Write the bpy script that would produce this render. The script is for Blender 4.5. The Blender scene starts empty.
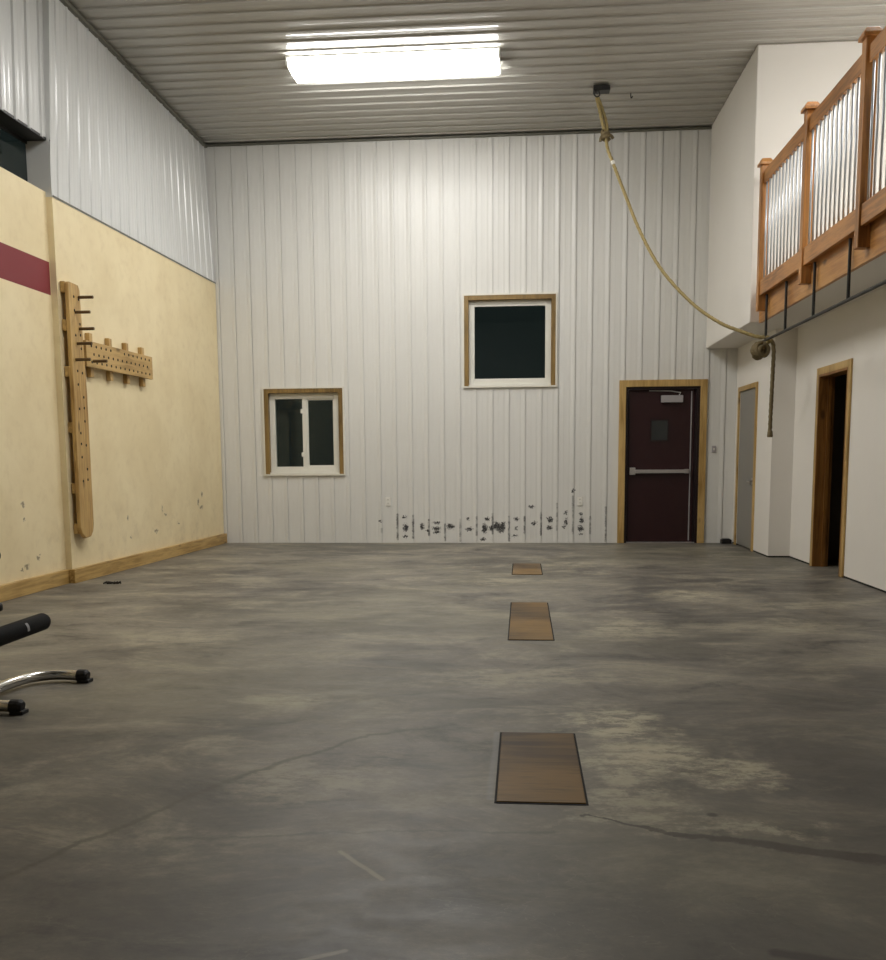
import bpy, bmesh, math, random
from mathutils import Vector, Matrix
random.seed(7)
S = bpy.context.scene
COL = S.collection

# ------------------------------------------------------------------ camera
cam_d = bpy.data.cameras.new('camera')
cam = bpy.data.objects.new('camera', cam_d); COL.objects.link(cam); S.camera = cam
RT = Vector((0.99651615, 0.08310215, -0.00704251))
UP = Vector((-0.00299215, 0.12001252, 0.99276787))
FW = Vector((-0.08334634, 0.98928814, -0.11984307))
m3 = Matrix((RT, UP, -FW)).transposed()
cam.matrix_world = Matrix.Translation((0, 0, 1.161)) @ m3.to_4x4()
cam_d.sensor_fit = 'HORIZONTAL'; cam_d.sensor_width = 36.0
cam_d.lens = 948.91 * 36.0 / 886.0
cam_d.shift_x = 0.0; cam_d.shift_y = (573.77 - 480.0) / 886.0
cam_d.clip_start = 0.05; cam_d.clip_end = 200

# ------------------------------------------------------------------ world: night outside
W = bpy.data.worlds.new('world'); S.world = W; W.use_nodes = True
W.node_tree.nodes['Background'].inputs[0].default_value = (0.012, 0.016, 0.016, 1)
W.node_tree.nodes['Background'].inputs[1].default_value = 1.0
# ------------------------------------------------------------------ exposure
S.view_settings.view_transform = 'Standard'; S.view_settings.look = 'None'
S.view_settings.exposure = 0.0; S.view_settings.gamma = 1.0
S.view_settings.use_curve_mapping = False
LAMP_COL = (1.0, 0.982, 0.95)
LAMP_POWER = 31.0          # emission strength of every fixture's diffuser
# fixtures on the ceiling: x, y  (the first one is the one in the photograph)
FIXTURES = [(-1.38, 10.69), (-1.38, 7.2), (3.95, 8.1)]

# ------------------------------------------------------------------ room numbers
D = 13.176; H = 5.416; YF = -4.0
XB = 2.43; XR = 2.846; XN = 3.09; XE = 6.6
YB = 10.72; YJR = 11.26; ZB = 2.60; XFASC = 2.53; ZDECK = 2.98
YJ = 8.76; ZP = 3.585; XLN = -4.385; XLU = -4.352
PITCH = 0.2223
def xl(y): return -4.325 + (y - YJ) * 0.0204      # far part of the left wall

# ------------------------------------------------------------------ material helpers
class NT:
    def __init__(s, name):
        s.m = bpy.data.materials.new(name); s.m.use_nodes = True
        s.t = s.m.node_tree; s.b = s.t.nodes['Principled BSDF']
        s._c = None
    def n(s, typ, **kw):
        x = s.t.nodes.new(typ)
        for k, v in kw.items(): setattr(x, k, v)
        return x
    def set(s, sock, v):
        if isinstance(v, bpy.types.NodeSocket): s.t.links.new(v, sock)
        else: sock.default_value = v
    def co(s):
        if not s._c: s._c = s.n('ShaderNodeTexCoord').outputs['Object']
        return s._c
    def math(s, op, a, b=None, c=None, clamp=False):
        x = s.n('ShaderNodeMath', operation=op, use_clamp=clamp); s.set(x.inputs[0], a)
        if b is not None: s.set(x.inputs[1], b)
        if c is not None: s.set(x.inputs[2], c)
        return x.outputs[0]
    def vm(s, op, a, b=None, scale=None):
        x = s.n('ShaderNodeVectorMath', operation=op); s.set(x.inputs[0], a)
        if b is not None: s.set(x.inputs[1], b)
        if scale is not None: s.set(x.inputs['Scale'], scale)
        return x.outputs['Value'] if op in ('DOT_PRODUCT', 'LENGTH') else x.outputs[0]
    def noise(s, scale=1, vec=(1, 1, 1), detail=4, rough=.55, dist=0, off=(0, 0, 0)):
        mp = s.n('ShaderNodeMapping'); s.set(mp.inputs[0], s.co()); mp.inputs['Scale'].default_value = vec
        mp.inputs['Location'].default_value = off
        x = s.n('ShaderNodeTexNoise'); s.set(x.inputs['Vector'], mp.outputs[0])
        x.inputs['Scale'].default_value = scale; x.inputs['Detail'].default_value = detail
        x.inputs['Roughness'].default_value = rough; x.inputs['Distortion'].default_value = dist
        return x.outputs['Fac']
    def ramp(s, v, lo, hi, a=0.0, b=1.0):
        x = s.n('ShaderNodeMapRange', clamp=True); x.interpolation_type = 'SMOOTHSTEP'
        s.set(x.inputs[0], v)
        for i, q in enumerate((lo, hi, a, b)): s.set(x.inputs[i + 1], q)
        return x.outputs[0]
    def mix(s, f, a, b, blend='MIX'):
        x = s.n('ShaderNodeMix', data_type='RGBA', blend_type=blend)
        s.set(x.inputs[0], f)
        for i, q in ((6, a), (7, b)):
            s.set(x.inputs[i], (*q, 1) if isinstance(q, tuple) and len(q) == 3 else q)
        return x.outputs[2]
    def bump(s, h, strength=.3, dist=.01):
        x = s.n('ShaderNodeBump'); s.set(x.inputs['Height'], h)
        x.inputs['Strength'].default_value = strength; x.inputs['Distance'].default_value = dist
        s.set(s.b.inputs['Normal'], x.outputs[0])
    def done(s, col, rough=.5, metal=0.0, spec=None):
        s.set(s.b.inputs['Base Color'], (*col, 1) if isinstance(col, tuple) and len(col) == 3 else col)
        s.set(s.b.inputs['Roughness'], rough); s.b.inputs['Metallic'].default_value = metal
        if spec is not None: s.b.inputs['Specular IOR Level'].default_value = spec
        return s.m
    # ---- marks that belong to the surface
    def ell(s, co, c, r):
        """normalised distance to an ellipse/ellipsoid centre c with radii r"""
        return s.vm('LENGTH', s.vm('MULTIPLY', s.vm('SUBTRACT', co, c), tuple(1 / q for q in r)))
    def seg(s, co, a, b):
        a = Vector(a); b = Vector(b); d = b - a; L = d.length_squared
        ap = s.vm('SUBTRACT', co, tuple(a))
        t = s.math('MULTIPLY', s.vm('DOT_PRODUCT', ap, tuple(d)), 1 / L, clamp=True)
        return s.vm('LENGTH', s.vm('SUBTRACT', ap, s.vm('SCALE', tuple(d), scale=t)))
    def mn(s, xs):
        r = xs[0]
        for x in xs[1:]: r = s.math('MINIMUM', r, x)
        return r
    def mx(s, xs):
        r = xs[0]
        for x in xs[1:]: r = s.math('MAXIMUM', r, x)
        return r

def c255(r, g, b):
    f = lambda v: (v / 255 / 12.92) if v <= 10 else ((v / 255 + .055) / 1.055) ** 2.4
    return (f(r), f(g), f(b))

def plain(name, col, rough=.5, metal=0.0, var=.12, scale=12, bump=0.0):
    t = NT(name)
    f = t.noise(scale)
    m = t.mix(f, tuple(q * (1 - var) for q in col), tuple(min(1, q * (1 + var)) for q in col))
    if bump: t.bump(t.noise(scale * 12, detail=2), bump, .003)
    return t.done(m, rough, metal)

def wood(name, dark, mid, light, axis, rough=.45, knots=True, gs=1.0):
    t = NT(name)
    v = [14 * gs] * 3; v['XYZ'.index(axis)] = .9
    g = t.noise(2.2, tuple(v), detail=6, rough=.6, dist=.6)
    g2 = t.noise(7, tuple(v), detail=3, rough=.7)
    big = t.noise(1.1, detail=2)
    c = t.mix(t.ramp(g, .35, .65), dark, mid)
    c = t.mix(t.ramp(big, .35, .65, 0, .7), c, light)
    c = t.mix(t.ramp(g2, .5, .75, 0, .45), c, dark)
    if knots:
        vo = t.n('ShaderNodeTexVoronoi'); mp = t.n('ShaderNodeMapping'); t.set(mp.inputs[0], t.co())
        vv = [5.0] * 3; vv['XYZ'.index(axis)] = 2.2
        mp.inputs['Scale'].default_value = vv; t.set(vo.inputs['Vector'], mp.outputs[0])
        vo.inputs['Scale'].default_value = 1.0
        k = t.ramp(vo.outputs['Distance'], .05, .16, .75, 0)
        c = t.mix(k, c, tuple(q * .35 for q in dark))
    t.bump(g2, .15, .002)
    return t.done(c, rough)

M = {}
M['steel'] = None
def steel_mat(name, col, rough, scuffs=False):
    t = NT(name)
    f = t.noise(.8, detail=3)
    c = t.mix(f, tuple(q * .94 for q in col), tuple(min(1, q * 1.05) for q in col))
    if scuffs:
        co = t.co()
        # distort slightly so the marks have ragged outlines
        nz = t.n('ShaderNodeTexNoise'); t.set(nz.inputs['Vector'], co); nz.inputs['Scale'].default_value = 42
        nz.inputs['Detail'].default_value = 5
        dv = t.vm('SCALE', t.vm('SUBTRACT', nz.outputs['Color'], (.5, .5, .5)), scale=.11)
        cd = t.vm('ADD', co, dv)
        cd = t.vm('MULTIPLY', cd, (1, 0, 1))
        blobs = [(-1.63, .21, .035, .05), (-1.65, .36, .03, .018), (-1.64, .09, .03, .015), (-1.398, .23, .022, .04),
                 (-1.2, .2, .05, .02), (-1.19, .15, .04, .02), (-1.2, .28, .04, .015), (-1.0, .23, .04, .035), (-.76, .34, .02, .02),
                 (-.74, .19, .04, .02), (-.525, .2, .035, .06), (-.49, .33, .03, .02), (-.55, .05, .035, .015), (-.36, .24, .045, .05),
                 (-.30, .2, .05, .05), (-.27, .26, .03, .03), (-.43, .2, .03, .03), (-.086, .33, .03, .022), (-.09, .2, .02, .02),
                 (-.1, .1, .03, .012), (.12, .5, .04, .018), (.16, .27, .025, .025), (.375, .32, .03, .04), (.367, .21, .035, .025),
                 (.6, .29, .022, .04), (.57, .22, .015, .022), (.59, .42, .02, .02), (.69, .73, .018, .025), (.815, .31, .03, .035),
                 (.80, .2, .032, .035), (.8, .4, .022, .015), (.8, .12, .03, .01), (-1.99, .31, .02, .015), (-1.32, .18, .02, .015)]
        d = t.mn([t.ell(cd, (x, 0, z), (rx, 1, rz)) for x, z, rx, rz in blobs])
        m = t.ramp(d, .7, 1.5, .95, 0)
        ribs = [(-1.97, .12, .26, .35), (-1.745, .02, .46, .8), (-1.525, .04, .44, .85), (-1.303, .08, .38, .85), (-1.078, .0, .32, .75), (-.865, 0, .38, .6),
                (-.635, .08, .42, .65), (-.414, .1, .46, .75), (-.187, .0, .42, .75), (.028, .1, .42, .8), (.254, .08, .48, .75),
                (.473, .15, .6, .6), (.692, .1, .7, .65), (.928, .1, .42, .6), (1.14, .0, .55, .65)]
        rm = []
        for x, a, b, k in ribs:
            dd = t.seg(t.vm('ADD', t.vm('MULTIPLY', co, (1, 0, 1)), t.vm('SCALE', dv, scale=.2)), (x + .0, 0, a + .03), (x + .0, 0, b - .06))
            rm.append(t.ramp(dd, .002, .022, k, 0))
        rr = t.math('MULTIPLY', t.mx(rm), t.ramp(t.noise(16, (.6, .3, 1)), .38, .56, .3, 1))
        z = t.n('ShaderNodeSeparateXYZ'); t.set(z.inputs[0], co)
        m = t.math('MAXIMUM', m, rr)
        m = t.math('MULTIPLY', m, t.ramp(t.noise(45, detail=2), .3, .5, .7, 1))
        c = t.mix(m, c, (.012, .012, .014))
    return t.done(c, rough)
M['steel_back'] = steel_mat('painted white steel siding with scuffs', c255(222, 221, 216), .33, True)
M['steel_left'] = steel_mat('painted white steel siding', c255(215, 216, 214), .22)
M['steel_ceil'] = steel_mat('painted steel ceiling panel', c255(178, 176, 169), .16)
M['drywall'] = plain('white painted drywall', c255(230, 226, 219), .75, var=.03, scale=2, bump=.12)
M['gap'] = plain('dark gap', (.012, .011, .01), .9)
M['trim_dark'] = plain('dark grey steel trim', c255(105, 104, 92), .5)
M['trim_white'] = plain('white steel trim', c255(225, 222, 210), .4, var=.04)

# pale yellow wall
def yellow_mat():
    t = NT('cream yellow painted panel'); co = t.co()
    f = t.noise(1.3, detail=5, rough=.6); g = t.noise(9, detail=4)
    c = t.mix(t.ramp(f, .3, .7), c255(229, 211, 168), c255(240, 224, 184))
    c = t.mix(t.ramp(g, .45, .8, 0, .35), c, c255(214, 194, 150))
    nz = t.n('ShaderNodeTexNoise'); t.set(nz.inputs['Vector'], co); nz.inputs['Scale'].default_value = 30
    cd = t.vm('MULTIPLY', t.vm('ADD', co, t.vm('SCALE', t.vm('SUBTRACT', nz.outputs['Color'], (.5, .5, .5)), scale=.09)), (0, 1, 1))
    bl = [(8.03, .79, .03, .035), (8.03, .66, .02, .03), (8.04, .24, .05, .03), (7.95, .22, .03, .02), (8.25, .3, .04, .03), (10.05, .55, .025, .035), (10.1, .33, .03, .02), (11.1, .52, .05, .015),
          (11.0, .6, .015, .05), (12.3, .55, .07, .03), (12.2, .62, .03, .06), (12.35, .72, .05, .04), (10.8, .35, .08, .025), (11.1, .1, .05, .02), (11.5, .4, .04, .02)]
    d = t.mn([t.ell(cd, (0, y, z), (1, a, b)) for y, z, a, b in bl])
    c = t.mix(t.ramp(d, .35, 1.0, .7, 0), c, (.07, .055, .035))
    # pink-red wear close to the floor, cloudy dirt low on the wall
    z = t.n('ShaderNodeSeparateXYZ'); t.set(z.inputs[0], co)
    dirt = t.math('MULTIPLY', t.ramp(z.outputs[2], .1, 1.1, .3, 0), t.ramp(t.noise(3.5, detail=6, rough=.7), .48, .75))
    c = t.mix(dirt, c, c255(150, 128, 86))
    # painted dark red band on the near stretch of wall
    band = t.math('MULTIPLY', t.ramp(z.outputs[2], 2.70, 2.703), t.ramp(z.outputs[2], 3.0, 3.003, 1, 0))
    band = t.math('MULTIPLY', band, t.ramp(z.outputs[1], 8.752, 8.755, 1, 0))
    c = t.mix(band, c, c255(128, 42, 48))
    t.bump(t.noise(60, detail=2), .1, .003)
    return t.done(c, .55)
M['yellow'] = yellow_mat()

def floor_mat():
    t = NT('stained polished concrete'); co = t.co()
    n1 = t.noise(.55, (1, 1, 1), detail=6, rough=.6, dist=.6)
    n2 = t.noise(1.7, (.8, 1.3, 1), detail=10, rough=.72, dist=.5)
    n3 = t.noise(7, (.6, 1.2, 1), detail=10, rough=.78, dist=.5)
    n5 = t.noise(26, (.8, 1.2, 1), detail=8, rough=.8)
    n4 = t.noise(.35, detail=3, off=(5, 2, 0))
    A = c255(92, 88, 82); B = c255(130, 124, 113); Cc = c255(158, 151, 132); E_ = c255(68, 66, 63)
    c = t.mix(t.ramp(n1, .35, .65), A, B)
    c = t.mix(t.ramp(n2, .48, .66, 0, .8), c, Cc)
    c = t.mix(t.math('SUBTRACT', 1.0, t.ramp(n2, .32, .50)), c, E_)
    c = t.mix(t.ramp(n3, .5, .72, 0, .5), c, c255(158, 152, 136))
    c = t.mix(t.ramp(n3, .5, .3, 0, .4), c, c255(70, 68, 64))
    c = t.mix(t.ramp(n5, .42, .62, .22, 0), c, c255(66, 64, 60))
    c = t.mix(t.ramp(n4, .45, .65, 0, .35), c, c255(120, 116, 96))
    # pale cement bloom beside the nearest hatch and other worn patches
    nz = t.n('ShaderNodeTexNoise'); t.set(nz.inputs['Vector'], co); nz.inputs['Scale'].default_value = 3.2
    nz.inputs['Detail'].default_value = 7; nz.inputs['Roughness'].default_value = .7
    dv = t.vm('SUBTRACT', nz.outputs['Color'], (.5, .5, .5))
    cd = t.vm('MULTIPLY', t.vm('ADD', co, t.vm('SCALE', dv, scale=.75)), (1, 1, 0))
    pale = [(.42, 4.1, .24, .42, .85), (.36, 3.6, .16, .5, .7), (.36, 3.15, .2, .2, .6), (.52, 3.65, .26, .34, .85), (.76, 3.42, .26, .14, .8), (.47, 2.98, .22, .13, .55), (.72, 2.92, .3, .07, .6),
            (.25, 2.95, .12, .1, .5), (1.4, 8.1, .33, .4, .6), (.1, 5.0, .9, .25, .35), (.75, 6.5, .4, .5, .45), (-.75, 3.3, .4, .3, .4), (-1.2, 4.4, .3, .2, .35),
            (1.7, 6.6, .9, .25, .35), (2.2, 7.6, .7, .2, .35), (-2.2, 6.0, .5, .35, .3), (-.2, 9.0, .6, .3, .35), (.6, 10.5, .6, .3, .35)]
    ms = [t.ramp(t.ell(cd, (x, y, 0), (a, b, 1)), .35, 1.15, k, 0) for x, y, a, b, k in pale]
    pm = t.math('MULTIPLY', t.mx(ms), t.ramp(t.noise(7, (.7, 1.2, 1), detail=10, rough=.8), .42, .56, .12, 1))
    c = t.mix(pm, c, c255(190, 182, 156))
    darkp = [(-.9, 2.3, .8, .35, .5), (.35, 2.2, .5, .3, .4), (-1.3, 3.0, .4, .2, .3), (1.3, 3.8, .35, .6, .35), (.75, 3.62, .1, .1, .3)]
    ms = [t.ramp(t.ell(cd, (x, y, 0), (a, b, 1)), .3, 1.25, k, 0) for x, y, a, b, k in darkp]
    c = t.mix(t.mx(ms), c, c255(70, 68, 64))
    # fine pale scratches and polishing marks
    sc = t.n('ShaderNodeTexNoise'); mp = t.n('ShaderNodeMapping'); t.set(mp.inputs[0], co); mp.inputs['Scale'].default_value = (2, 5, 1)
    mp.inputs['Rotation'].default_value = (0, 0, .3)
    t.set(sc.inputs['Vector'], mp.outputs[0]); sc.inputs['Scale'].default_value = 1.3; sc.inputs['Detail'].default_value = 5; sc.inputs['Distortion'].default_value = 2.5
    ridge = t.math('ABSOLUTE', t.math('SUBTRACT', sc.outputs['Fac'], .5))
    c = t.mix(t.math('MULTIPLY', t.ramp(ridge, .0, .008, .3, 0), t.ramp(n1, .45, .65)), c, c255(176, 172, 156))
    # cracks, joints
    ce = t.vm('MULTIPLY', t.vm('ADD', co, t.vm('SCALE', dv, scale=.16)), (1, 1, 0))
    def line(pts): return t.mn([t.seg(ce, (*pts[i], 0), (*pts[i + 1], 0)) for i in range(len(pts) - 1)])
    crack = [(.20, 3.02), (.36, 2.945), (.489, 2.873), (.58, 2.85), (.69, 2.824), (.825, 2.775), (1.035, 2.72), (1.5, 2.6), (3.1, 2.2)]
    w = t.n('ShaderNodeSeparateXYZ'); t.set(w.inputs[0], co)
    wid = t.ramp(w.outputs[0], .2, 1.1, .007, .042)
    dl = t.math('DIVIDE', line(crack), wid)
    c = t.mix(t.ramp(dl, .6, 1.2, .8, 0), c, c255(62, 54, 44))
    j1 = [(-4.4, 1.4), (-1.6, 2.36), (-1.447, 2.424), (-1.333, 2.652), (-1.225, 2.928), (-1.065, 3.283), (-.868, 3.554), (-.643, 3.881)]
    j1 = [(-2.0, 2.1), (-1.447, 2.424), (-1.225, 2.928), (-1.065, 3.283), (-.868, 3.554), (-.643, 3.881), (-.3, 4.05)]
    c = t.mix(t.ramp(line(j1), .003, .024, .65, 0), c, c255(70, 66, 56))
    j2 = [(-1.1, 2.74), (-.687, 2.787), (-.319, 2.851), (.1, 2.87)]
    c = t.mix(t.ramp(line(j2), .002, .014, .45, 0), c, c255(70, 68, 60))
    ce = t.vm('MULTIPLY', t.vm('ADD', co, t.vm('SCALE', dv, scale=.03)), (1, 1, 0))
    sc1 = [(-.385, 2.5), (-.54, 2.675)]
    c = t.mix(t.ramp(line(sc1), .003, .012, .5, 0), c, c255(185, 178, 150))
    sc2 = [(-.56, 2.03), (-.42, 2.11)]
    c = t.mix(t.ramp(line(sc2), .003, .012, .45, 0), c, c255(185, 180, 160))
    edge = [(-.11, 3.15), (-.105, 3.95)]
    c = t.mix(t.ramp(line(edge), .004, .02, .35, 0), c, c255(140, 142, 140))
    stain = [(.6, 2.17), (.72, 2.14), (.9, 2.1), (1.3, 2.05)]
    c = t.mix(t.ramp(line(stain), .008, .03, .75, 0), c, c255(52, 46, 40))
    spots = [(1.02, 7.2, .12, .02), (1.1, 7.05, .1, .015), (.62, 3.05, .02, .02), (.95, 7.3, .03, .03)]
    d = t.mn([t.ell(ce, (x, y, 0), (a, b, 1)) for x, y, a, b in spots])
    c = t.mix(t.ramp(d, .6, 1.2, .7, 0), c, c255(50, 46, 38))
    r = t.ramp(n3, .35, .65, .40, .54)
    t.bump(n5, .02, .004)
    return t.done(c, r, 0, .38)
M['floor'] = floor_mat()

oak_d, oak_m, oak_l = c255(120, 86, 38), c255(168, 130, 70), c255(188, 150, 88)
for a in 'XYZ':
    M['pine' + a] = wood('golden pine ' + a, c255(150, 118, 62), c255(194, 160, 98), c255(206, 174, 114), a)
    M['cedar' + a] = wood('orange stained cedar ' + a, c255(122, 80, 36), c255(182, 124, 64), c255(200, 142, 80), a, .4, False)
    M['brown' + a] = wood('brown jamb wood ' + a, c255(104, 66, 24), c255(150, 102, 48), c255(166, 116, 58), a)
M['jambwood'] = wood('shaded jamb pine', c255(96, 74, 36), c255(138, 110, 60), c255(150, 122, 70), 'Z')  # pine darkened in its colour for the shade inside the window reveals
M['board'] = wood('pale pegboard timber', c255(150, 114, 60), c255(196, 160, 98), c255(206, 172, 112), 'Z')
M['boardY'] = wood('pale pegboard timber y', c255(146, 114, 60), c255(190, 156, 96), c255(202, 168, 108), 'Y')
M['fascia'] = wood('knotty pine fascia', c255(150, 98, 46), c255(188, 136, 76), c255(200, 150, 92), 'Y')
M['hatch'] = wood('worn plywood', c255(52, 36, 14), c255(98, 74, 38), c255(140, 108, 56), 'X', .4, True, .7)
M['hatch'].node_tree.nodes['Principled BSDF'].inputs['Specular IOR Level'].default_value = .2
M['hole'] = plain('dark drilled hole', (.02, .014, .008), .9)
M['dowel'] = wood('dark dowel', c255(66, 48, 26), c255(96, 74, 42), c255(104, 80, 48), 'X', .6, False)
M['black'] = plain('black painted steel', (.015, .014, .013), .45)
M['foam'] = plain('black foam', (.003, .003, .003), .8, bump=.3)
M['foam'].node_tree.nodes['Principled BSDF'].inputs['Specular IOR Level'].default_value = .2
M['rubber'] = plain('black rubber', (.006, .005, .005), .6)
M['vinyl_black'] = plain('black upholstery', (.012, .012, .013), .4)
M['chrome'] = plain('brushed chrome', (.62, .61, .58), .22, 1.0, var=.03)
M['alu'] = plain('galvanised baluster', (.50, .53, .56), .4, .5, var=.03)
M['vinyl'] = plain('white vinyl', c255(226, 224, 214), .35, var=.03)
M['red'] = plain('dark red painted steel', (.022, .003, .0045), .42, var=.08, scale=5)
M['red_frame'] = plain('darker red steel frame', (.011, .003, .004), .45)
M['bar_metal'] = plain('brushed aluminium', (.55, .53, .52), .35, .8)
M['closer'] = plain('grey closer cover', c255(170, 166, 168), .4, .2)
M['greydoor'] = plain('grey painted steel door', c255(138, 136, 130), .45, var=.05, scale=3)
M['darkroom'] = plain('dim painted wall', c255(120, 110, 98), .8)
M['plate'] = plain('white plastic plate', c255(232, 230, 222), .35, var=.02)
M['slot'] = plain('dark slot', (.03, .03, .03), .6)
M['fixture'] = plain('white enamelled sheet', c255(235, 235, 230), .35, var=.02)
M['printed'] = plain('silver print', c255(150, 150, 152), .5)

def glass_mat(name, col=(.55, .65, .6), rough=.03):
    t = NT(name)
    t.b.inputs['Transmission Weight'].default_value = 1.0; t.b.inputs['IOR'].default_value = 1.33
    return t.done(t.mix(t.noise(2), tuple(q * .97 for q in col), col), rough)
M['glass'] = glass_mat('window glass')
def rope_mat(name, a, b):
    t = NT(name); g = t.noise(60, detail=3)
    t.bump(t.noise(160, detail=2), .4, .002)
    return t.done(t.mix(g, a, b), .8)
M['darkglass'] = plain('dark wired glass', (.028, .032, .032), .12)
M['rope'] = rope_mat('manila rope', c255(128, 112, 68), c255(176, 158, 108))
M['rope_dark'] = rope_mat('shadowed rope', c255(92, 80, 54), c255(134, 118, 84))  # same rope, colour darkened for the shadow it hangs in
M['tape'] = plain('white tape', c255(235, 232, 222), .4)
M['rag'] = plain('dark cloth', (.02, .017, .012), .9)
def emis():
    t = NT('lit diffuser')
    e = t.n('ShaderNodeEmission'); e.inputs[0].default_value = (*LAMP_COL, 1); e.inputs[1].default_value = LAMP_POWER
    t.t.links.new(e.outputs[0], t.t.nodes['Material Output'].inputs[0]); return t.m
M['lamp'] = emis()

# ------------------------------------------------------------------ mesh helpers
def BM(): return bmesh.new()
def box(bm, x0, x1, y0, y1, z0, z1):
    vs = [bm.verts.new((x, y, z)) for x in (x0, x1) for y in (y0, y1) for z in (z0, z1)]
    for f in ((0, 1, 3, 2), (4, 6, 7, 5), (0, 4, 5, 1), (2, 3, 7, 6), (0, 2, 6, 4), (1, 5, 7, 3)):
        bm.faces.new([vs[i] for i in f])
    return bm
def quad(bm, a, b, c, d): bm.faces.new([bm.verts.new(q) for q in (a, b, c, d)])
def frames(pts):
    pts = [Vector(p) for p in pts]; out = []; n = None
    for i, p in enumerate(pts):
        d = (pts[min(i + 1, len(pts) - 1)] - pts[max(i - 1, 0)]).normalized()
        if n is None:
            n = d.orthogonal().normalized()
        else:
            n = (n - d * n.dot(d)).normalized()
        out.append((p, d, n, d.cross(n)))
    return out
def tube(bm, pts, r, seg=12, sx=1.0, strands=0, turns=0, caps=True):
    fr = frames(pts); rings = []; s = 0.0
    for i, (p, d, n, b) in enumerate(fr):
        if i: s += (p - fr[i - 1][0]).length
        rr = r[i] if isinstance(r, (list, tuple)) else r
        ring = []
        for k in range(seg):
            a = 2 * math.pi * k / seg
            q = rr * (1 + (.13 * math.cos(strands * a + s * turns) if strands else 0))
            ring.append(bm.verts.new(p + n * math.cos(a) * q * sx + b * math.sin(a) * q))
        rings.append(ring)
    for i in range(len(rings) - 1):
        for k in range(seg):
            bm.faces.new((rings[i][k], rings[i][(k + 1) % seg], rings[i + 1][(k + 1) % seg], rings[i + 1][k]))
    if caps:
        bm.faces.new(rings[0][::-1]); bm.faces.new(rings[-1])
    return bm
def smooth_path(pts, sub=10):
    P = [Vector(p) for p in pts]; out = []
    for i in range(len(P) - 1):
        p0 = P[max(i - 1, 0)]; p1 = P[i]; p2 = P[i + 1]; p3 = P[min(i + 2, len(P) - 1)]
        for k in range(sub):
            t = k / sub
            out.append(.5 * ((2 * p1) + (p2 - p0) * t + (2 * p0 - 5 * p1 + 4 * p2 - p3) * t * t + (3 * p1 - p0 - 3 * p2 + p3) * t ** 3))
    out.append(P[-1]); return out
def mk(name, bm, mat, parent=None, bevel=0, smooth=False, seg=2, loc=None):
    """link one mesh; coordinates given in the world, shifted to the parent's origin or to loc"""
    bmesh.ops.recalc_face_normals(bm, faces=bm.faces)
    me = bpy.data.meshes.new(name)
    o = bpy.data.objects.new(name, me); COL.objects.link(o)
    off = Vector((0, 0, 0))
    if parent:
        o.parent = parent
        q = parent
        while q: off += Vector(q.location); q = q.parent
    elif loc: off = Vector(loc); o.location = loc
    if off.length: bmesh.ops.translate(bm, verts=bm.verts, vec=-off)
    bm.to_mesh(me); bm.free()
    me.materials.append(M[mat])
    if smooth:
        for f in me.polygons: f.use_smooth = True
    if bevel:
        b = o.modifiers.new('bevel', 'BEVEL'); b.width = bevel; b.segments = seg; b.limit_method = 'ANGLE'
        if not smooth:
            for f in me.polygons: f.use_smooth = False
    return o
def struct(name, bm, mat, **k):
    o = mk(name, bm, mat, **k)
    if not o.parent: o['kind'] = 'structure'
    return o
def thing(name, label, cat, loc, group=None):
    o = bpy.data.objects.new(name, None); COL.objects.link(o); o.location = loc; o.empty_display_size = .1
    o['label'] = label; o['category'] = cat
    if group: o['group'] = group
    return o
def tag(o, label, cat, group=None):
    o['label'] = label; o['category'] = cat
    if group: o['group'] = group
    return o
def copy_tree(o, parent=None):
    c = o.copy(); COL.objects.link(c); c.parent = parent
    for ch in list(o.children): copy_tree(ch, c)
    return c

# ribbed steel panel -------------------------------------------------
def profile(s0, s1, off, pitch=PITCH, rh=.017, groove=False):
    """list of (s, height) for a ribbed panel between s0 and s1; a rib is centred on off + k*pitch"""
    out = []
    k = math.floor((s0 - off) / pitch) - 1
    while off + k * pitch < s1 + pitch:
        c = off + k * pitch
        for ds, h in ((-.024 if not groove else -.05, 0), (-.014, rh), (.007, rh), *(((.008, -.014), (.0155, -.014), (.017, 0)) if groove else ((.014, 0),)),
                      (pitch / 3 - .02, 0), (pitch / 3, .0015), (pitch / 3 + .02, 0),
                      (2 * pitch / 3 - .02, 0), (2 * pitch / 3, .0015), (2 * pitch / 3 + .02, 0)):
            out.append((c + ds, h))
        k += 1
    return out
def ribbed(bm, s0, s1, t_breaks, off, place, holes=(), rh=.017, groove=False):
    pr = profile(s0, s1, off, PITCH, rh, groove)
    def hgt(s):
        for (a, ha), (b, hb) in zip(pr, pr[1:]):
            if a <= s <= b: return ha + (hb - ha) * (s - a) / (b - a) if b > a else ha
        return 0
    ss = sorted(set([s0, s1] + [s for s, h in pr if s0 < s < s1] + [q for hh in holes for q in hh[:2] if s0 < q < s1]))
    ts = sorted(t_breaks)
    V = [[bm.verts.new(place(s, t, hgt(s))) for t in ts] for s in ss]
    for i in range(len(ss) - 1):
        for j in range(len(ts) - 1):
            cs = (ss[i] + ss[i + 1]) / 2; ct = (ts[j] + ts[j + 1]) / 2
            if any(a < cs < b and c < ct < d for a, b, c, d in holes): continue
            bm.faces.new((V[i][j], V[i + 1][j], V[i + 1][j + 1], V[i][j + 1]))
    return bm

# =================================================================== STRUCTURE
XW = -4.6
bm = BM(); box(bm, XW, XE, YF, D + .15, -.15, 0)
struct('floor', bm, 'floor')

W1 = (-.80, .44, 2.145, 3.355); W2 = (-3.60, -2.485, .965, 2.15); DR = (1.385, 2.375, 0, 2.11)
bm = BM()
ribbed(bm, -4.4, XR + .02, [0, W2[2], W2[3], DR[3], W1[2], W1[3], H], .028, lambda s, t, h: (s, D - h + .010, t), (W1, W2, DR), .008, True)
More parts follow.
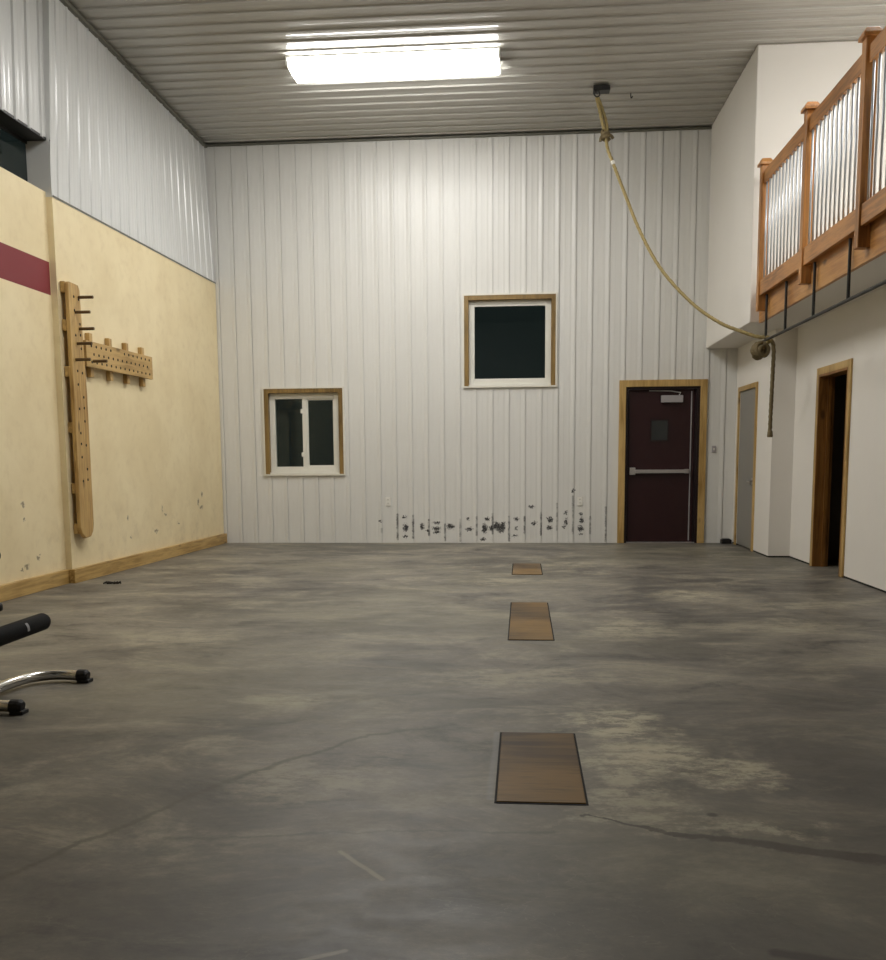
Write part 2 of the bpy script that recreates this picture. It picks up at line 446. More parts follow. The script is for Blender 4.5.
# body of the wall behind the sheet, cut round the openings
cuts = sorted([-4.6, XE] + [W1[0], W1[1], W2[0], W2[1], DR[0], DR[1]])
for a, b in zip(cuts, cuts[1:]):
    c = (a + b) / 2; op = [w for w in (W1, W2, DR) if w[0] < c < w[1]]
    if not op: box(bm, a, b, D + .03, D + .18, 0, H)
    else:
        w = op[0]
        if w[2] > 0: box(bm, a, b, D + .03, D + .18, 0, w[2])
        box(bm, a, b, D + .03, D + .18, w[3], H)
struct('wall_back', bm, 'steel_back')

bm = BM()
ribbed(bm, YF, D + .02, [XW, XB, XE], 9.95, lambda s, t, h: (t, s, H - h + .019))
box(bm, XW, XE, YF, D + .1, H + .022, H + .12)
struct('ceiling', bm, 'steel_ceil')

# left wall: cream panel below, steel above, a small jog at YJ
WIN3 = (6.9, 8.79, 3.63, 4.085)
bm = BM()
box(bm, XLN - .17, XLN, YF, YJ + .0, 0, WIN3[2] - .0)
v = [(xl(YJ), YJ), (xl(D), D + .0), (xl(D) - .3, D), (XLN - .17, YJ)]
lo = [bm.verts.new((x, y, 0)) for x, y in v]; hi = [bm.verts.new((x, y, ZP)) for x, y in v]
bm.faces.new(lo); bm.faces.new(hi[::-1])
for i in range(4): bm.faces.new((lo[i], lo[(i + 1) % 4], hi[(i + 1) % 4], hi[i]))
wl = struct('wall_left', bm, 'yellow')
bm = BM()
lean = lambda t, y: (.075 - .15 * (y - YJ) / (D - YJ)) * max(0, (t - ZP)) / (H - ZP)
ribbed(bm, YJ + .0, D + .0, [ZP, H], 8.9, lambda s, t, h: (xl(s) + h - .012 + lean(t, s), s, t), (), .012)
ribbed(bm, YF, YJ, [ZP + .05, WIN3[3], H], 8.9, lambda s, t, h: (XLU + h - .019 + .1 * max(0, t - ZP) * .3, s, t), ((WIN3[0], YJ, ZP, WIN3[3]),))
# the face of the jog and the return at the top of the cream wall
quad(bm, (XLU - .02, YJ, WIN3[3]), (xl(YJ) + .01, YJ, WIN3[3]), (xl(YJ) + .075, YJ, H), (XLU - .02, YJ, H))
box(bm, XLN - .17, xl(YJ) - .002, YJ - .0, YJ + .02, ZP, WIN3[3] + .0)
struct('steel_panel', bm, 'steel_left', parent=wl)
bm = BM()
quad(bm, (xl(YJ) + .006, YJ, ZP), (xl(D) + .006, D, ZP), (xl(D) + .006, D, ZP + .018), (xl(YJ) + .006, YJ, ZP + .018))
struct('trim_1', bm, 'trim_dark')
# window_3: the high recessed window in the left wall
bm = BM()
box(bm, XLN - .17, XLN - .15, WIN3[0], YJ, WIN3[2], WIN3[2] + .03)
box(bm, XLN - .17, XLN - .15, WIN3[0], YJ, WIN3[3] - .03, WIN3[3])
box(bm, XLN - .17, XLN - .15, WIN3[0], WIN3[0] + .03, WIN3[2], WIN3[3])
w3 = struct('window_3', bm, 'black')
bm = BM(); box(bm, XLN - .175, XLN - .165, WIN3[0], YJ, WIN3[2], WIN3[3]); struct('pane', bm, 'glass', parent=w3)
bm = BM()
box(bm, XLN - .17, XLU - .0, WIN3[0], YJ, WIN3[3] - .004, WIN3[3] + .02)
struct('head_reveal', bm, 'black', parent=w3)  # black colour stands in for the unlit top of the recess
bm = BM()
box(bm, XLN - .17, XLN - .02, WIN3[0] - .02, WIN3[0], WIN3[2], WIN3[3] - .004)
struct('side_reveal', bm, 'steel_left', parent=w3)

# baseboards on the left, with the mitred return at the jog
bm = BM()
box(bm, XLN, XLN + .045, YF, YJ - .04, 0, .135)
struct('baseboard_near', bm, 'pineY', bevel=.004)
bm = BM()
a = .045
v = [(XLN + .01, YJ - a + .003), (xl(YJ) + a, YJ - a + .003), (xl(D) + a, D - .005), (xl(D), D - .005), (xl(YJ), YJ)]
lo = [bm.verts.new((x, y, 0)) for x, y in v]; hi = [bm.verts.new((x, y, .135)) for x, y in v]
bm.faces.new(lo); bm.faces.new(hi[::-1])
for i in range(5): bm.faces.new((lo[i], lo[(i + 1) % 5], hi[(i + 1) % 5], hi[i]))
struct('baseboard_left', bm, 'pineY', bevel=.004)

# steel trim where walls meet the ceiling
bm = BM(); box(bm, -4.4, XB, D - .03, D, H - .024, H - .002); struct('trim_2', bm, 'trim_dark')
bm = BM()
v = [(xl(YJ) + .05, YJ), (xl(YJ) + .105, YJ), (xl(D) - .045, D), (xl(D) - .10, D)]
lo = [bm.verts.new((x, y, H - .035)) for x, y in v]; hi = [bm.verts.new((x, y, H - .002)) for x, y in v]
bm.faces.new(lo); bm.faces.new(hi[::-1])
for i in range(4): bm.faces.new((lo[i], lo[(i + 1) % 4], hi[(i + 1) % 4], hi[i]))
box(bm, XLU + .03, XLU + .09, YF, YJ, H - .03, H - .002)
struct('trim_3', bm, 'trim_dark')

# right side, lower wall: far stretch, jog, near stretch with the dark doorway
D2 = (12.04, 12.93, 0, 2.01); D3 = (9.45, 10.345, 0, 2.0)
g0 = .018
bm = BM()
def wall_y(bm, x0, x1, ya, yb, hole, top):
    box(bm, x0, x1, ya, hole[0], g0, top); box(bm, x0, x1, hole[1], yb, g0, top); box(bm, x0, x1, hole[0], hole[1], hole[3], top)
wall_y(bm, XR, XR + .12, YJR, D, D2, ZB)
box(bm, XR + .12, XN + .12, YJR, YJR + .12, g0, ZB)
wall_y(bm, XN, XN + .12, YF, YJR, D3, ZB)
wr = struct('wall_right', bm, 'drywall')
bm = BM()
wall = [(XR + .004, XR + .1, YJR + .01, D2[0]), (XR + .004, XR + .1, D2[1], D), (XN + .004, XN + .1, YF, D3[0]), (XN + .004, XN + .1, D3[1], YJR)]
for q in wall: box(bm, *q, 0, g0)
box(bm, XR + .01, XN + .1, YJR + .004, YJR + .1, 0, g0)
struct('floor_gap', bm, 'gap', parent=wr)

# upper right block, loft end wall, soffit
bm = BM()
box(bm, XB, XE, YB, D, ZB, H + .02)
struct('wall_loft', bm, 'drywall', bevel=.012)
bm = BM(); box(bm, XFASC + .035, XE, YF, YB, ZB, ZDECK); struct('loft_deck', bm, 'drywall')
bm = BM(); box(bm, XFASC, XFASC + .034, YF, YB - .002, ZB - .008, ZDECK + .0); struct('trim_4', bm, 'fascia')
bm = BM(); box(bm, XE, XE + .12, YF, D, 0, H); struct('wall_outer', bm, 'drywall')
bm = BM(); box(bm, XW, XE, YF - .12, YF, 0, H); struct('wall_front', bm, 'steel_left')

# dark room behind the doorway
bm = BM()
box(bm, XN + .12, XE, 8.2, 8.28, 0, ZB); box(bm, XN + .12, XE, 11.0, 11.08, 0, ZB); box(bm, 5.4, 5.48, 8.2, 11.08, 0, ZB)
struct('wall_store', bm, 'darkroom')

# ---------------------------------------------------------------- door_1, the dark red exit door
bm = BM(); box(bm, 1.43, 2.315, D + .06, D + .105, .012, 2.075)
d1 = struct('door_1', bm, 'red', bevel=.003)
def casing_back(x0, x1, z0, z1, w, y0, y1, sill=False):
    bm = BM()
    box(bm, x0, x0 + w, y0, y1, z0, z1); box(bm, x1 - w, x1, y0, y1, z0, z1); box(bm, x0 + w, x1 - w, y0, y1, z1 - w, z1)
    if sill: box(bm, x0 + w, x1 - w, y0, y1, z0, z0 + w)
    return bm
struct('casing', casing_back(1.298, 2.465, 0, 2.20, .09, D - .024, D + .02), 'pineZ', parent=d1, bevel=.004)
bm = casing_back(1.385, 2.375, 0, 2.11, .035, D + .0, D + .16); box(bm, 2.318, 2.342, D + .03, D + .12, 0, 2.08)
struct('door_frame', bm, 'red_frame', parent=d1)
bm = BM(); box(bm, 1.42, 2.34, D + .0, D + .16, 0, .011); struct('threshold', bm, 'bar_metal', parent=d1)
bm = BM(); box(bm, 1.86, 2.15, D - .0, D + .058, 1.90, 1.995)
cl = struct('door_closer', bm, 'closer', parent=d1, bevel=.006)
bm = BM(); tube(bm, [(2.1, D + .03, 2.0), (2.12, D + .03, 2.03), (1.98, D + .03, 2.055), (1.7, D + .035, 2.06)], .008, 8)
struct('closer_arm', bm, 'bar_metal', parent=cl)
bm = BM(); box(bm, 1.50, 2.235, D + .0, D + .035, .95, 1.0)
pb = struct('push_bar', bm, 'bar_metal', parent=d1, bevel=.006)
bm = BM(); box(bm, 1.455, 1.53, D - .008, D + .058, .93, 1.03); box(bm, 2.19, 2.25, D + .01, D + .058, .945, 1.005)
struct('latch_case', bm, 'bar_metal', parent=pb, bevel=.006)
bm = BM(); box(bm, 2.262, 2.276, D + .048, D + .059, .03, 2.05); struct('edge_strip', bm, 'closer', parent=d1)  # slim grey upright strip near the edge of the leaf
bm = BM(); box(bm, 1.745, 1.955, D + .052, D + .0595, 1.40, 1.66)
pn = struct('vision_pane', bm, 'darkglass', parent=d1)
bm = casing_back(1.725, 1.975, 1.38, 1.68, .02, D + .05, D + .0597, True)
struct('pane_frame', bm, 'red_frame', parent=d1)

# ---------------------------------------------------------------- windows in the back wall
def win_frame(name, W, wl, slider):
    x0, x1, z0, z1 = W
    bm = casing_back(x0 - .018, x1 + .018, z0 - .018, z1 + .018, .02, D - .022, D + .02, True)
    root = struct(name, bm, 'trim_white')
    bm = BM(); w = wl; y0 = D - .018; y1 = D + .15
    box(bm, x0 + .002, x0 + w, y0, y1, z0 + .002, z1 - .002); box(bm, x1 - w, x1 - .002, y0, y1, z0 + .002, z1 - .002)
    struct('wood_jamb', bm, 'jambwood', parent=root, bevel=.003)
    bm = BM(); box(bm, x0 + w, x1 - w, y0, y1, z1 - w, z1 - .002); struct('head_board', bm, 'jambwood', parent=root, bevel=.003)
    bm = BM(); box(bm, x0 + w, x1 - w, y0 + .01, y1, z0 + .002, z0 + .028); struct('sill', bm, 'vinyl', parent=root, bevel=.003)
    a, b, c, d = x0 + w, x1 - w, z0 + .028, z1 - w
    f = .078; ya = D + .055; yb = D + .13
    bm = casing_back(a, b, c, d, f, ya, yb, True); struct('vinyl_frame', bm, 'vinyl', parent=root, bevel=.004)
    gz0, gz1 = c + f, d - f; ga, gb = a + f, b - f
    if slider:
        mid = (ga + gb) / 2 - .0
        bm = BM(); box(bm, mid - .032, mid + .032, ya + .0, yb - .01, gz0, gz1)
        st = struct('meeting_stile', bm, 'vinyl', parent=root, bevel=.004)
        bm = BM()
        for zz in (gz0 + .17, gz1 - .17): box(bm, mid - .05, mid - .02, ya - .02, ya + .02, zz - .03, zz + .03)
        struct('latch', bm, 'vinyl', parent=st, bevel=.004)
        bm = casing_back(mid + .03, gb, gz0, gz1, .018, ya + .02, ya + .05, True); struct('sash', bm, 'vinyl', parent=root)
        for q0, q1 in ((ga, mid - .032), (mid + .032, gb)):
            bm = BM(); box(bm, q0, q1, ya + .035, ya + .043, gz0, gz1); struct('pane', bm, 'glass', parent=root)
    else:
        bm = BM(); box(bm, ga, gb, ya + .035, ya + .043, gz0, gz1); struct('pane', bm, 'glass', parent=root)
    return root
win_frame('window_1', W1, .062, False)
win_frame('window_2', W2, .062, True)

# ---------------------------------------------------------------- door_2, grey door in the right wall
def casing_side(x0, x1, y0, y1, z1, w):
    bm = BM(); box(bm, x0, x1, y0 - w, y0, 0, z1 + w); box(bm, x0, x1, y1, y1 + w, 0, z1 + w); box(bm, x0, x1, y0, y1, z1, z1 + w); return bm
bm = BM(); box(bm, XR + .004, XR + .045, D2[0] + .003, D2[1] - .003, .015, D2[3] - .003)
d2 = struct('door_2', bm, 'greydoor', bevel=.003)
struct('casing', casing_side(XR - .02, XR + .003, D2[0], D2[1], D2[3], .06), 'pineZ', parent=d2, bevel=.003)
bm = BM(); tube(bm, [(XR + .003, 12.13, .86), (XR - .02, 12.13, .86)], [.012, .012], 10)
tube(bm, [(XR - .03, 12.12, .86), (XR - .03, 12.26, .86)], .01, 10); box(bm, XR - .006, XR + .003, 12.1, 12.16, .82, .90)
struct('door_handle', bm, 'bar_metal', parent=d2)
# door_3, the doorway to the dark room
bm = casing_side(XN - .02, XN - .001, D3[0], D3[1], D3[3], .075)
d3 = struct('door_3', bm, 'pineZ', bevel=.003)
bm = BM(); box(bm, XN - .02, XN + .14, D3[0] - .005, D3[0] + .02, 0, D3[3]); box(bm, XN - .02, XN + .14, D3[1] - .02, D3[1] + .005, 0, D3[3])
box(bm, XN - .02, XN + .14, D3[0], D3[1], D3[3] - .02, D3[3] + .005)
struct('jamb', bm, 'brownZ', parent=d3)
bm = BM(); box(bm, XN + .07, XN + .11, D3[1] - .034, D3[1] - .02, 0, D3[3] - .02); box(bm, XN + .07, XN + .11, D3[0] + .02, D3[0] + .034, 0, D3[3] - .02)
struct('door_stop', bm, 'brownZ', parent=d3)

# =================================================================== THINGS
# ---------------------------------------------------------------- ceiling lights
def fixture(x, y):
    t = thing('ceiling_light', '', 'light', (x, y, H))
    L = 1.12
    bm = BM(); box(bm, x - L, x + L, y - .2, y + .2, H - .06, H - .002)
    for e in (-1, 1): box(bm, x + e * L - .012, x + e * L + .012, y - .26, y + .26, H - .105, H - .02)
    mk('housing', bm, 'fixture', t, bevel=.004)
    bm = BM()   # wrap-round lens, ribbed along its length
    prof = [(-.235, -.03), (-.265, -.055), (-.25, -.09), (-.2, -.115), (-.11, -.125), (0, -.128), (.11, -.125), (.2, -.115), (.25, -.09), (.265, -.055), (.235, -.03)]
    A = [bm.verts.new((x - L + .012, y + p, H + q)) for p, q in prof]; B = [bm.verts.new((x + L - .012, y + p, H + q)) for p, q in prof]
    for i in range(len(prof) - 1): bm.faces.new((A[i], A[i + 1], B[i + 1], B[i]))
    bm.faces.new(A); bm.faces.new(B[::-1])
    mk('diffuser', bm, 'lamp', t)
    return t
f0 = fixture(*FIXTURES[0])
f0['label'] = 'long lit fluorescent fixture on the ribbed metal ceiling, glowing white'
names_ = ['long fluorescent ceiling fixture in the middle of the hall, nearer the camera',
          'long fluorescent ceiling fixture over the loft deck']
for (x, y), lb in zip(FIXTURES[1:], names_):
    c = copy_tree(f0); c.location = (x, y, H); c['label'] = lb

# ---------------------------------------------------------------- floor hatches
HA = [((-.085, .217, 3.118, 3.94), 'large brown plywood hatch in the concrete floor, nearest the camera'),
      ((-.086, .20, 6.04, 7.64), 'middle plywood floor hatch with blotchy varnish, between the other two'),
      ((-.10, .197, 9.53, 10.53), 'farthest and smallest-looking plywood floor hatch, closest to the back wall')]
for (x0, x1, y0, y1), lb in HA:
    t = thing('floor_hatch', lb, 'hatch', ((x0 + x1) / 2, (y0 + y1) / 2, 0), 'plywood hatches in the floor')
    bm = BM()
    for q in ((x0 - .008, x0, y0 - .01, y1 + .01), (x1, x1 + .008, y0 - .01, y1 + .01), (x0, x1, y0 - .012, y0), (x0, x1, y1, y1 + .012)): box(bm, *q, -.01, .0015)
    mk('gap_rim', bm, 'gap', t)
    bm = BM(); box(bm, x0, x1, y0, y1, -.02, .005); mk('board', bm, 'hatch', t, bevel=.002)

# ---------------------------------------------------------------- peg boards on the left wall
tw = thing('climbing_peg_board', 'tall vertical timber peg board with round foot on the cream wall', 'peg board', (-4.3, 8.95, .45))
fx = -4.235
bm = BM(); y0, y1, z0, z1 = 8.80, 9.085, .43, 2.82
prof = [(y0, z1), (y0 + .03, z1 + .02), (y1 - .08, z1 + .015), (y1 - .05, z1 - .03), (y1 - .03, z1 - .5), (y1, z1 - 1.0), (y1, z0 + .12), (y1 - .02, z0 + .05), (y1 - .07, z0), (y0 + .11, z0 - .01), (y0 + .03, z0 + .04), (y0, z0 + .1)]
A = [bm.verts.new((fx, y, z)) for y, z in prof]; B = [bm.verts.new((fx - .04, y, z)) for y, z in prof]
bm.faces.new(A); bm.faces.new(B[::-1])
for i in range(len(prof)): bm.faces.new((A[i], A[(i + 1) % len(prof)], B[(i + 1) % len(prof)], B[i]))
mk('board', bm, 'board', tw, bevel=.008)
for zc in (2.79, 2.44, 2.01, 1.485, .905, .52):
    bm = BM(); box(bm, fx - .082, fx - .041, 8.815 + (.0 if zc < 2 else -.012), 9.06, zc - .05, zc + .05); mk('cleat', bm, 'boardY', tw, bevel=.004)
def holes(parent, pts, x):
    for y, z in pts:
        bm = BM(); tube(bm, [(x - .01, y, z), (x + .0015, y, z)], .0135, 12)
        mk('peg_hole', bm, 'hole', parent)
hp = []
z = 2.70; k = 0
while z > .95:
    hp.append((8.90 if k % 2 else 9.0, z)); 
    if k % 3 == 0: hp.append((8.90 if not k % 2 else 9.0, z + .012))
    z -= .115; k += 1
holes(tw, hp, fx)
pegs = [(8.995, 2.72), (8.915, 2.57), (8.985, 2.425), (8.925, 2.28), (8.875, 2.125)]
for y, z in pegs:
    bm = BM(); tube(bm, [(fx - .03, y, z), (fx + .145, y, z)], .0145, 12); mk('peg', bm, 'dowel', tw, smooth=False)

th = thing('climbing_peg_board', 'short horizontal timber peg board full of drilled holes, right of the vertical one', 'peg board', (-4.26, 9.9, 2.1))
def xh(y): return xl(y) + .09
bm = BM(); a, b = 9.095, 10.68
v = [(xh(a), a), (xh(b), b), (xh(b) - .04, b), (xh(a) - .04, a)]
lo = [bm.verts.new((x, y, 2.085)) for x, y in v]; hi = [bm.verts.new((x, y, 2.335)) for x, y in v]
bm.faces.new(lo); bm.faces.new(hi[::-1])
for i in range(4): bm.faces.new((lo[i], lo[(i + 1) % 4], hi[(i + 1) % 4], hi[i]))
mk('board', bm, 'boardY', th, bevel=.004)
for yc in (9.29, 9.72, 10.12, 10.53):
    bm = BM(); x = xh(yc); box(bm, x - .089, x - .042, yc - .034, yc + .034, 1.995, 2.425); mk('cleat', bm, 'board', th, bevel=.004)
for i in range(15):
    for j in range(3):
        y = 9.2 + i * .107 + (.05 if j == 1 else 0); z = 2.135 + j * .078
        if y < 10.64 and random.random() < .9:
            x = xh(y); bm = BM(); tube(bm, [(x - .01, y, z), (x + .002, y, z)], .014, 10)
            mk('peg_hole', bm, 'hole', th)
bm = BM(); tube(bm, [(xh(9.23) - .03, 9.23, 2.145), (xh(9.23) + .14, 9.23, 2.145)], .0145, 12); mk('peg', bm, 'dowel', th)

# ---------------------------------------------------------------- loft railing
rail = thing('loft_railing', 'orange cedar railing with metal balusters along the loft edge', 'railing', (2.485, 3.5, 2.68))
posts = [10.455, 8.90, 7.465, 6.0, 4.55, 3.1, 1.65, .2, -1.25, -2.7]
px0, px1 = 2.44, 2.529
for y in posts:
    bm = BM(); box(bm, px0, px1, y - .045, y + .045, 2.68, 4.14)
    p = mk('post', bm, 'cedarZ', rail, bevel=.006)
    bm = BM(); c = (px0 + px1) / 2
    lo = [(c - .068, y - .068), (c + .068, y - .068), (c + .068, y + .068), (c - .068, y + .068)]
    r0 = [bm.verts.new((a, b, 4.14)) for a, b in lo]; r1 = [bm.verts.new((a, b, 4.165)) for a, b in lo]
    r2 = [bm.verts.new((c + (a - c) * .62, y + (b - y) * .62, 4.205)) for a, b in lo]
    bm.faces.new(r0); bm.faces.new(r2)
    for A, B in ((r0, r1), (r1, r2)):
        for i in range(4): bm.faces.new((A[i], A[(i + 1) % 4], B[(i + 1) % 4], B[i]))
    mk('post_cap', bm, 'cedarY', p, bevel=.003)
# balusters: at most the hundred largest in view as parts
nb = 0
for ya, yb in zip(posts[1:], posts[:-1]):
    a, b = ya + .045, yb - .045
    bm = BM(); box(bm, 2.465, 2.503, a, b, 3.955, 4.085); mk('top_rail', bm, 'cedarY', rail, bevel=.004)
    bm = BM(); box(bm, 2.455, 2.493, a, b, 2.83, 2.985); mk('bottom_rail', bm, 'cedarY', rail, bevel=.004)
    n = 12
    for i in range(n):
        y = a + (b - a) * (i + .5) / n
        if nb >= 96: break
        bm = BM(); tube(bm, [(2.482, y, 2.97), (2.482, y, 3.96)], .0095, 10); mk('baluster', bm, 'alu', rail, smooth=True); nb += 1

# ---------------------------------------------------------------- black pipe bar hung under the loft edge
bar = thing('pull_up_bar', 'black pipe bar hung on thin hangers below the loft railing', 'bar', (2.49, 5.5, 2.36))
bm = BM(); tube(bm, [(2.505, 10.41, 2.362), (2.505, 1.5, 2.362)], .014, 12); mk('pipe', bm, 'black', bar, smooth=False)
for k in range(10):
    y = 10.46 - k * .893
    if k == 0: y = 10.39
    if any(abs(y - p) < .075 for p in posts): y -= .09
    bm = BM(); tube(bm, [(2.505, y, 2.36), (2.505, y, 2.825)], .013, 10); h = mk('hanger', bm, 'black', bar)

# ---------------------------------------------------------------- climbing rope
br = thing('ceiling_bracket', 'black steel bracket bolted to the ceiling above the rope', 'bracket', (.9, 11.66, H))
bm = BM(); box(bm, .80, .99, 11.60, 11.74, H - .055, H + .0); mk('plate', bm, 'black', br, bevel=.006)
bm = BM(); tube(bm, smooth_path([(.83, 11.66, H - .05), (.815, 11.66, H - .085), (.845, 11.66, H - .11), (.875, 11.66, H - .085), (.86, 11.66, H - .05)], 6), .009, 8); mk('eye', bm, 'black', br, smooth=True)

rp = thing('climbing_rope', 'long tan climbing rope swooping from the ceiling bracket to the loft edge', 'rope', (.85, 11.7, 5.25))
path = [(.84, 11.68, 5.325), (.852, 11.69, 5.26), (.873, 11.685, 5.18), (.905, 11.66, 5.03), (.939, 11.642, 4.888), (.972, 11.603, 4.698), (1.026, 11.541, 4.534), (1.16, 11.41, 4.137), (1.32, 11.25, 3.685), (1.525, 11.04, 3.243),
        (1.815, 10.76, 2.831), (2.08, 10.55, 2.585), (2.30, 10.40, 2.46), (2.44, 10.33, 2.40), (2.52, 10.30, 2.395), (2.55, 10.27, 2.36), (2.51, 10.25, 2.33)]
sp = smooth_path(path, 14)
bm = BM(); tube(bm, sp, .018, 12, strands=3, turns=90); mk('rope_line', bm, 'rope', rp, smooth=True)
up = smooth_path([(.848, 11.67, 5.32), (.895, 11.70, 5.22), (.925, 11.70, 5.13), (.955, 11.68, 5.02), (.965, 11.65, 4.9)], 10)
bm = BM(); tube(bm, up, .018, 12, strands=3, turns=90); mk('doubled_strand', bm, 'rope', rp, smooth=True)
def coil(c, R, r, turns, ax, drift, n=22, jit=.1):
    ax = Vector(ax).normalized(); u = ax.orthogonal().normalized(); v = ax.cross(u); out = []
    N = int(turns * n)
    for i in range(N + 1):
        a = 2 * math.pi * i / n; q = R * (1 + jit * math.sin(i * .37))
        out.append(Vector(c) + u * math.cos(a) * q + v * math.sin(a) * q + ax * (i / N - .5) * drift)
    return out
bm = BM()
tube(bm, coil((.945, 11.635, 4.87), .034, .02, 2.6, (.1, -.1, -1), .09), .021, 10, strands=3, turns=90)
tube(bm, smooth_path([(.97, 11.63, 4.88), (1.01, 11.63, 4.86), (1.03, 11.63, 4.83)], 6), .018, 10)
tube(bm, smooth_path([(.92, 11.63, 4.88), (.89, 11.62, 4.84), (.885, 11.62, 4.80)], 6), .016, 10)
mk('knot', bm, 'rope_dark', rp, smooth=True)
i0 = 14 * 6
bm = BM(); tube(bm, sp[i0 - 1:i0 + 2], .0225, 12); mk('tape_band', bm, 'tape', rp, smooth=True)
bm = BM()
tube(bm, coil((2.45, 10.30, 2.262), .066, .02, 3.6, (.35, -1, .15), .10), .021, 10, strands=3, turns=90)
tube(bm, coil((2.45, 10.28, 2.262), .036, .02, 2.2, (.6, -1, -.3), .08), .02, 10, strands=3, turns=90)
mk('coiled_knot', bm, 'rope_dark', rp, smooth=True)
tl = smooth_path([(2.50, 10.30, 2.38), (2.56, 10.27, 2.35), (2.578, 10.25, 2.25), (2.576, 10.25, 2.05), (2.572, 10.25, 1.8), (2.568, 10.25, 1.5), (2.569, 10.25, 1.40)], 10)
bm = BM(); tube(bm, tl, .02, 12, strands=3, turns=90); mk('hanging_tail', bm, 'rope_dark', rp, smooth=True)
bm = BM(); tube(bm, [(2.569, 10.25, 1.435), (2.569, 10.25, 1.42), (2.569, 10.25, 1.375), (2.569, 10.25, 1.365)], [.021, .026, .03, .026], 12); mk('end_cap', bm, 'rope_dark', rp, smooth=True)

bm = BM(); tube(bm, smooth_path([(1.25, 11.86, H - .01), (1.25, 11.86, H - .04), (1.255, 11.86, H - .065), (1.268, 11.86, H - .055), (1.268, 11.86, H - .045)], 6), .006, 8)
tag(mk('ceiling_hook', bm, 'black', smooth=True, loc=(1.25, 11.86, H)), 'tiny dark hook in the ceiling to the right of the rope bracket', 'hook')

# ---------------------------------------------------------------- outlets, switch, doorstop, scrap
def outlet(x, z, label):
    t = thing('wall_outlet', label, 'outlet', (x, D, z), 'outlets low on the back wall')
    bm = BM(); box(bm, x - .038, x + .038, D - .004, D + .02, z - .06, z + .06); mk('cover_plate', bm, 'plate', t, bevel=.004)
    for dz in (-.024, .024):
        bm = BM(); box(bm, x - .017, x + .017, D - .0065, D - .003, z + dz - .015, z + dz + .015); s = mk('socket', bm, 'vinyl', t, bevel=.002)
        bm = BM()
        for dx in (-.007, .007): box(bm, x + dx - .0015, x + dx + .0015, D - .0075, D - .0064, z + dz - .006, z + dz + .006)
        mk('slots', bm, 'slot', s)
outlet(-1.874, .58, 'white wall outlet on the back wall between the small window and the scuffs')
outlet(.786, .575, 'white wall outlet above the scuffs, just left of the red door')
t = thing('light_switch', 'small grey light switch right of the red door', 'switch', (2.572, D, 1.27))
bm = BM(); box(bm, 2.545, 2.60, D - .004, D + .02, 1.225, 1.315); mk('cover_plate', bm, 'closer', t, bevel=.004)
bm = BM(); box(bm, 2.563, 2.581, D - .012, D - .003, 1.255, 1.285); mk('toggle', bm, 'plate', t, bevel=.003)

bm = BM(); box(bm, 2.68, 2.815, D - .13, D - .03, 0, .055); box(bm, 2.695, 2.80, D - .12, D - .04, .055, .065)
tag(mk('bait_box', bm, 'rubber', bevel=.008, loc=(2.75, D - .08, 0)), 'flat black box on the floor in the corner right of the red door', 'box')
bm = BM()
for i in range(7):
    a = random.random() * 6.28
    tube(bm, [(-3.99 + i * .022, 8.69 + .018 * math.sin(i * 2.1), .006), (-3.97 + i * .022, 8.71 + .02 * math.cos(i), .016), (-3.95 + i * .022, 8.69, .006)], [.006, .011, .005], 8)
tag(mk('cloth_scrap', bm, 'rag', smooth=True, loc=(-3.95, 8.69, 0)), 'small dark scrap lying on the floor beside the left baseboard', 'scrap')

# ---------------------------------------------------------------- weight bench at the left edge
bn = thing('weight_bench', 'chrome framed weight bench with black foam rollers at the left edge', 'exercise bench', (-3.1, 4.3, 0))
base = smooth_path([(-2.34, 4.755, .034), (-2.42, 4.765, .036), (-2.51, 4.74, .038), (-2.58, 4.65, .04), (-2.61, 4.48, .04), (-2.59, 4.32, .04), (-2.53, 4.21, .038), (-2.45, 4.135, .036), (-2.36, 4.125, .034)], 8)
bm = BM(); tube(bm, base, .027, 14); mk('base_tube', bm, 'chrome', bn, smooth=True)
for x, y in ((-2.315, 4.755), (-2.335, 4.125)):
    bm = BM(); tube(bm, [(x - .035, y, .035), (x - .03, y, .035), (x + .012, y, .034), (x + .025, y, .032)], [.03, .034, .034, .024], 14)
    box(bm, x - .028, x + .036, y - .03, y + .03, 0, .018)
    mk('rubber_foot', bm, 'rubber', bn, bevel=.004)
YC = 4.05
bm = BM(); tube(bm, smooth_path([(-2.60, 4.42, .045), (-2.80, 4.35, .06), (-2.95, 4.2, .2), (-3.0, YC, .3)], 6), .026, 12)
tube(bm, [(-2.9, YC, .3), (-3.95, YC, .3)], .03, 12)
tube(bm, [(-3.9, YC, .3), (-3.9, YC, .04)], .028, 12); tube(bm, [(-3.9, YC - .35, .03), (-3.9, YC + .35, .03)], .028, 12)
tube(bm, [(-3.0, YC, .28), (-3.0, YC, .66)], .026, 12); tube(bm, [(-3.6, YC, .3), (-3.62, YC, .9)], .025, 12)
mk('main_frame', bm, 'chrome', bn, smooth=True)
bm = BM(); box(bm, -3.35, -2.93, YC - .16, YC + .16, .62, .68); mk('seat_pad', bm, 'vinyl_black', bn, bevel=.02, seg=4)
bm = BM()
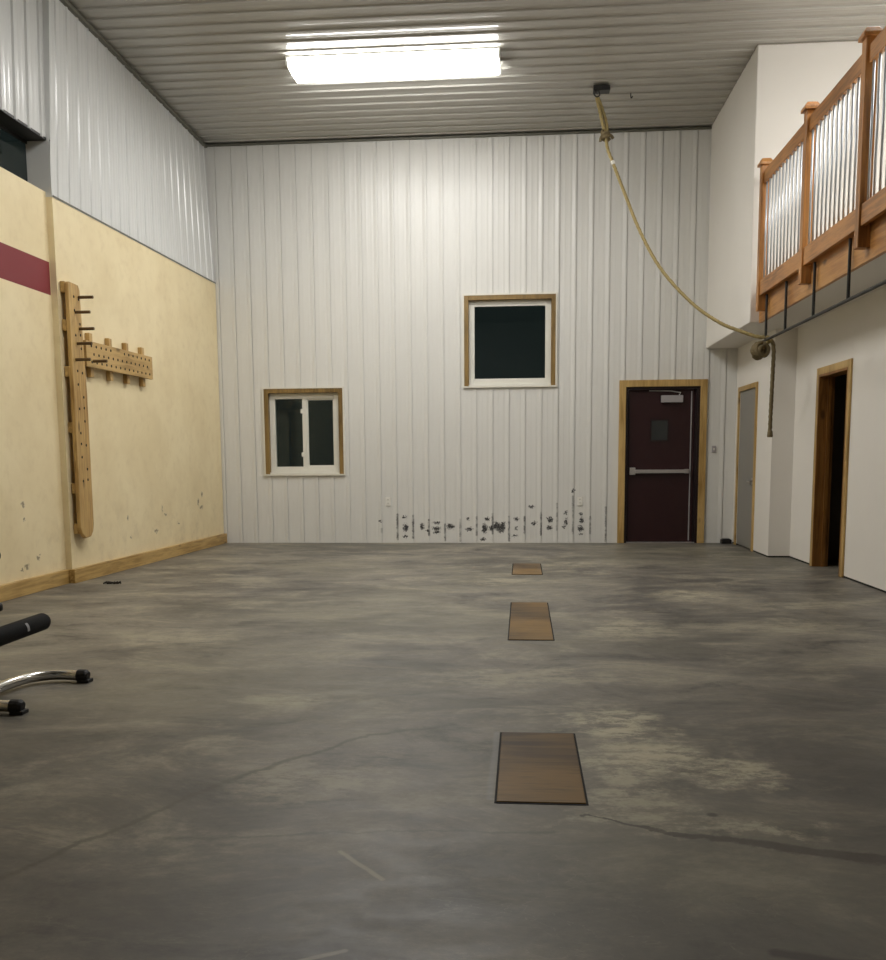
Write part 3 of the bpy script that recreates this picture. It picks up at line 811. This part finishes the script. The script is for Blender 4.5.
v = [(-3.40, .66), (-3.37, .72), (-3.93, 1.28), (-3.97, 1.23)]
A = [bm.verts.new((x, YC - .16, z)) for x, z in v]; B = [bm.verts.new((x, YC + .16, z)) for x, z in v]
bm.faces.new(A); bm.faces.new(B[::-1])
for i in range(4): bm.faces.new((A[i], A[(i + 1) % 4], B[(i + 1) % 4], B[i]))
mk('back_pad', bm, 'vinyl_black', bn, bevel=.015, seg=3)
bm = BM(); tube(bm, smooth_path([(-2.98, YC, .60), (-2.80, 4.0, .64), (-2.66, 3.86, .60), (-2.52, 3.74, .45), (-2.413, 3.68, .355)], 6), .018, 10)
tube(bm, [(-2.413, 3.66, .355), (-2.434, 4.57, .355)], .011, 10); tube(bm, [(-2.50, 3.86, .69), (-2.67, 4.58, .69)], .011, 10)
tube(bm, [(-2.80, 4.0, .64), (-2.52, 3.93, .69)], .014, 10)
mk('swing_arm', bm, 'chrome', bn, smooth=True)
def roller(a, b, R):
    a = Vector(a); b = Vector(b); d = (b - a).normalized(); L = (b - a).length
    ps = [a, a + d * .005, a + d * .02, b - d * .02, b - d * .006, b]; rs = [R * .6, R * .9, R, R, R * .88, R * .55]
    bm = BM(); tube(bm, ps, rs, 22)
    return mk('foam_roller', bm, 'foam', bn, smooth=True)
r1 = roller((-2.415, 3.72, .355), (-2.435, 4.60, .355), .044)
c = Vector((-2.4275, 4.34, .355)); d = Vector((-.02, .88, 0)).normalized()
bm = BM(); tube(bm, [c, c + d * .022], .0448, 26, caps=False)
for vv in [q for q in bm.verts if not (q.co.x > c.x + .03 and q.co.z > .345)]: bm.verts.remove(vv)
mk('printed_mark', bm, 'printed', r1)
roller((-2.54, 4.02, .69), (-2.69, 4.62, .69), .037)
bm = BM(); tube(bm, [(-2.93, 4.35, .425), (-2.71, 4.56, .425), (-2.695, 4.575, .425), (-2.672, 4.60, .425), (-2.66, 4.61, .425)], [.01, .01, .024, .025, .018], 14)
mk('adjusting_knob', bm, 'rubber', bn, smooth=True)
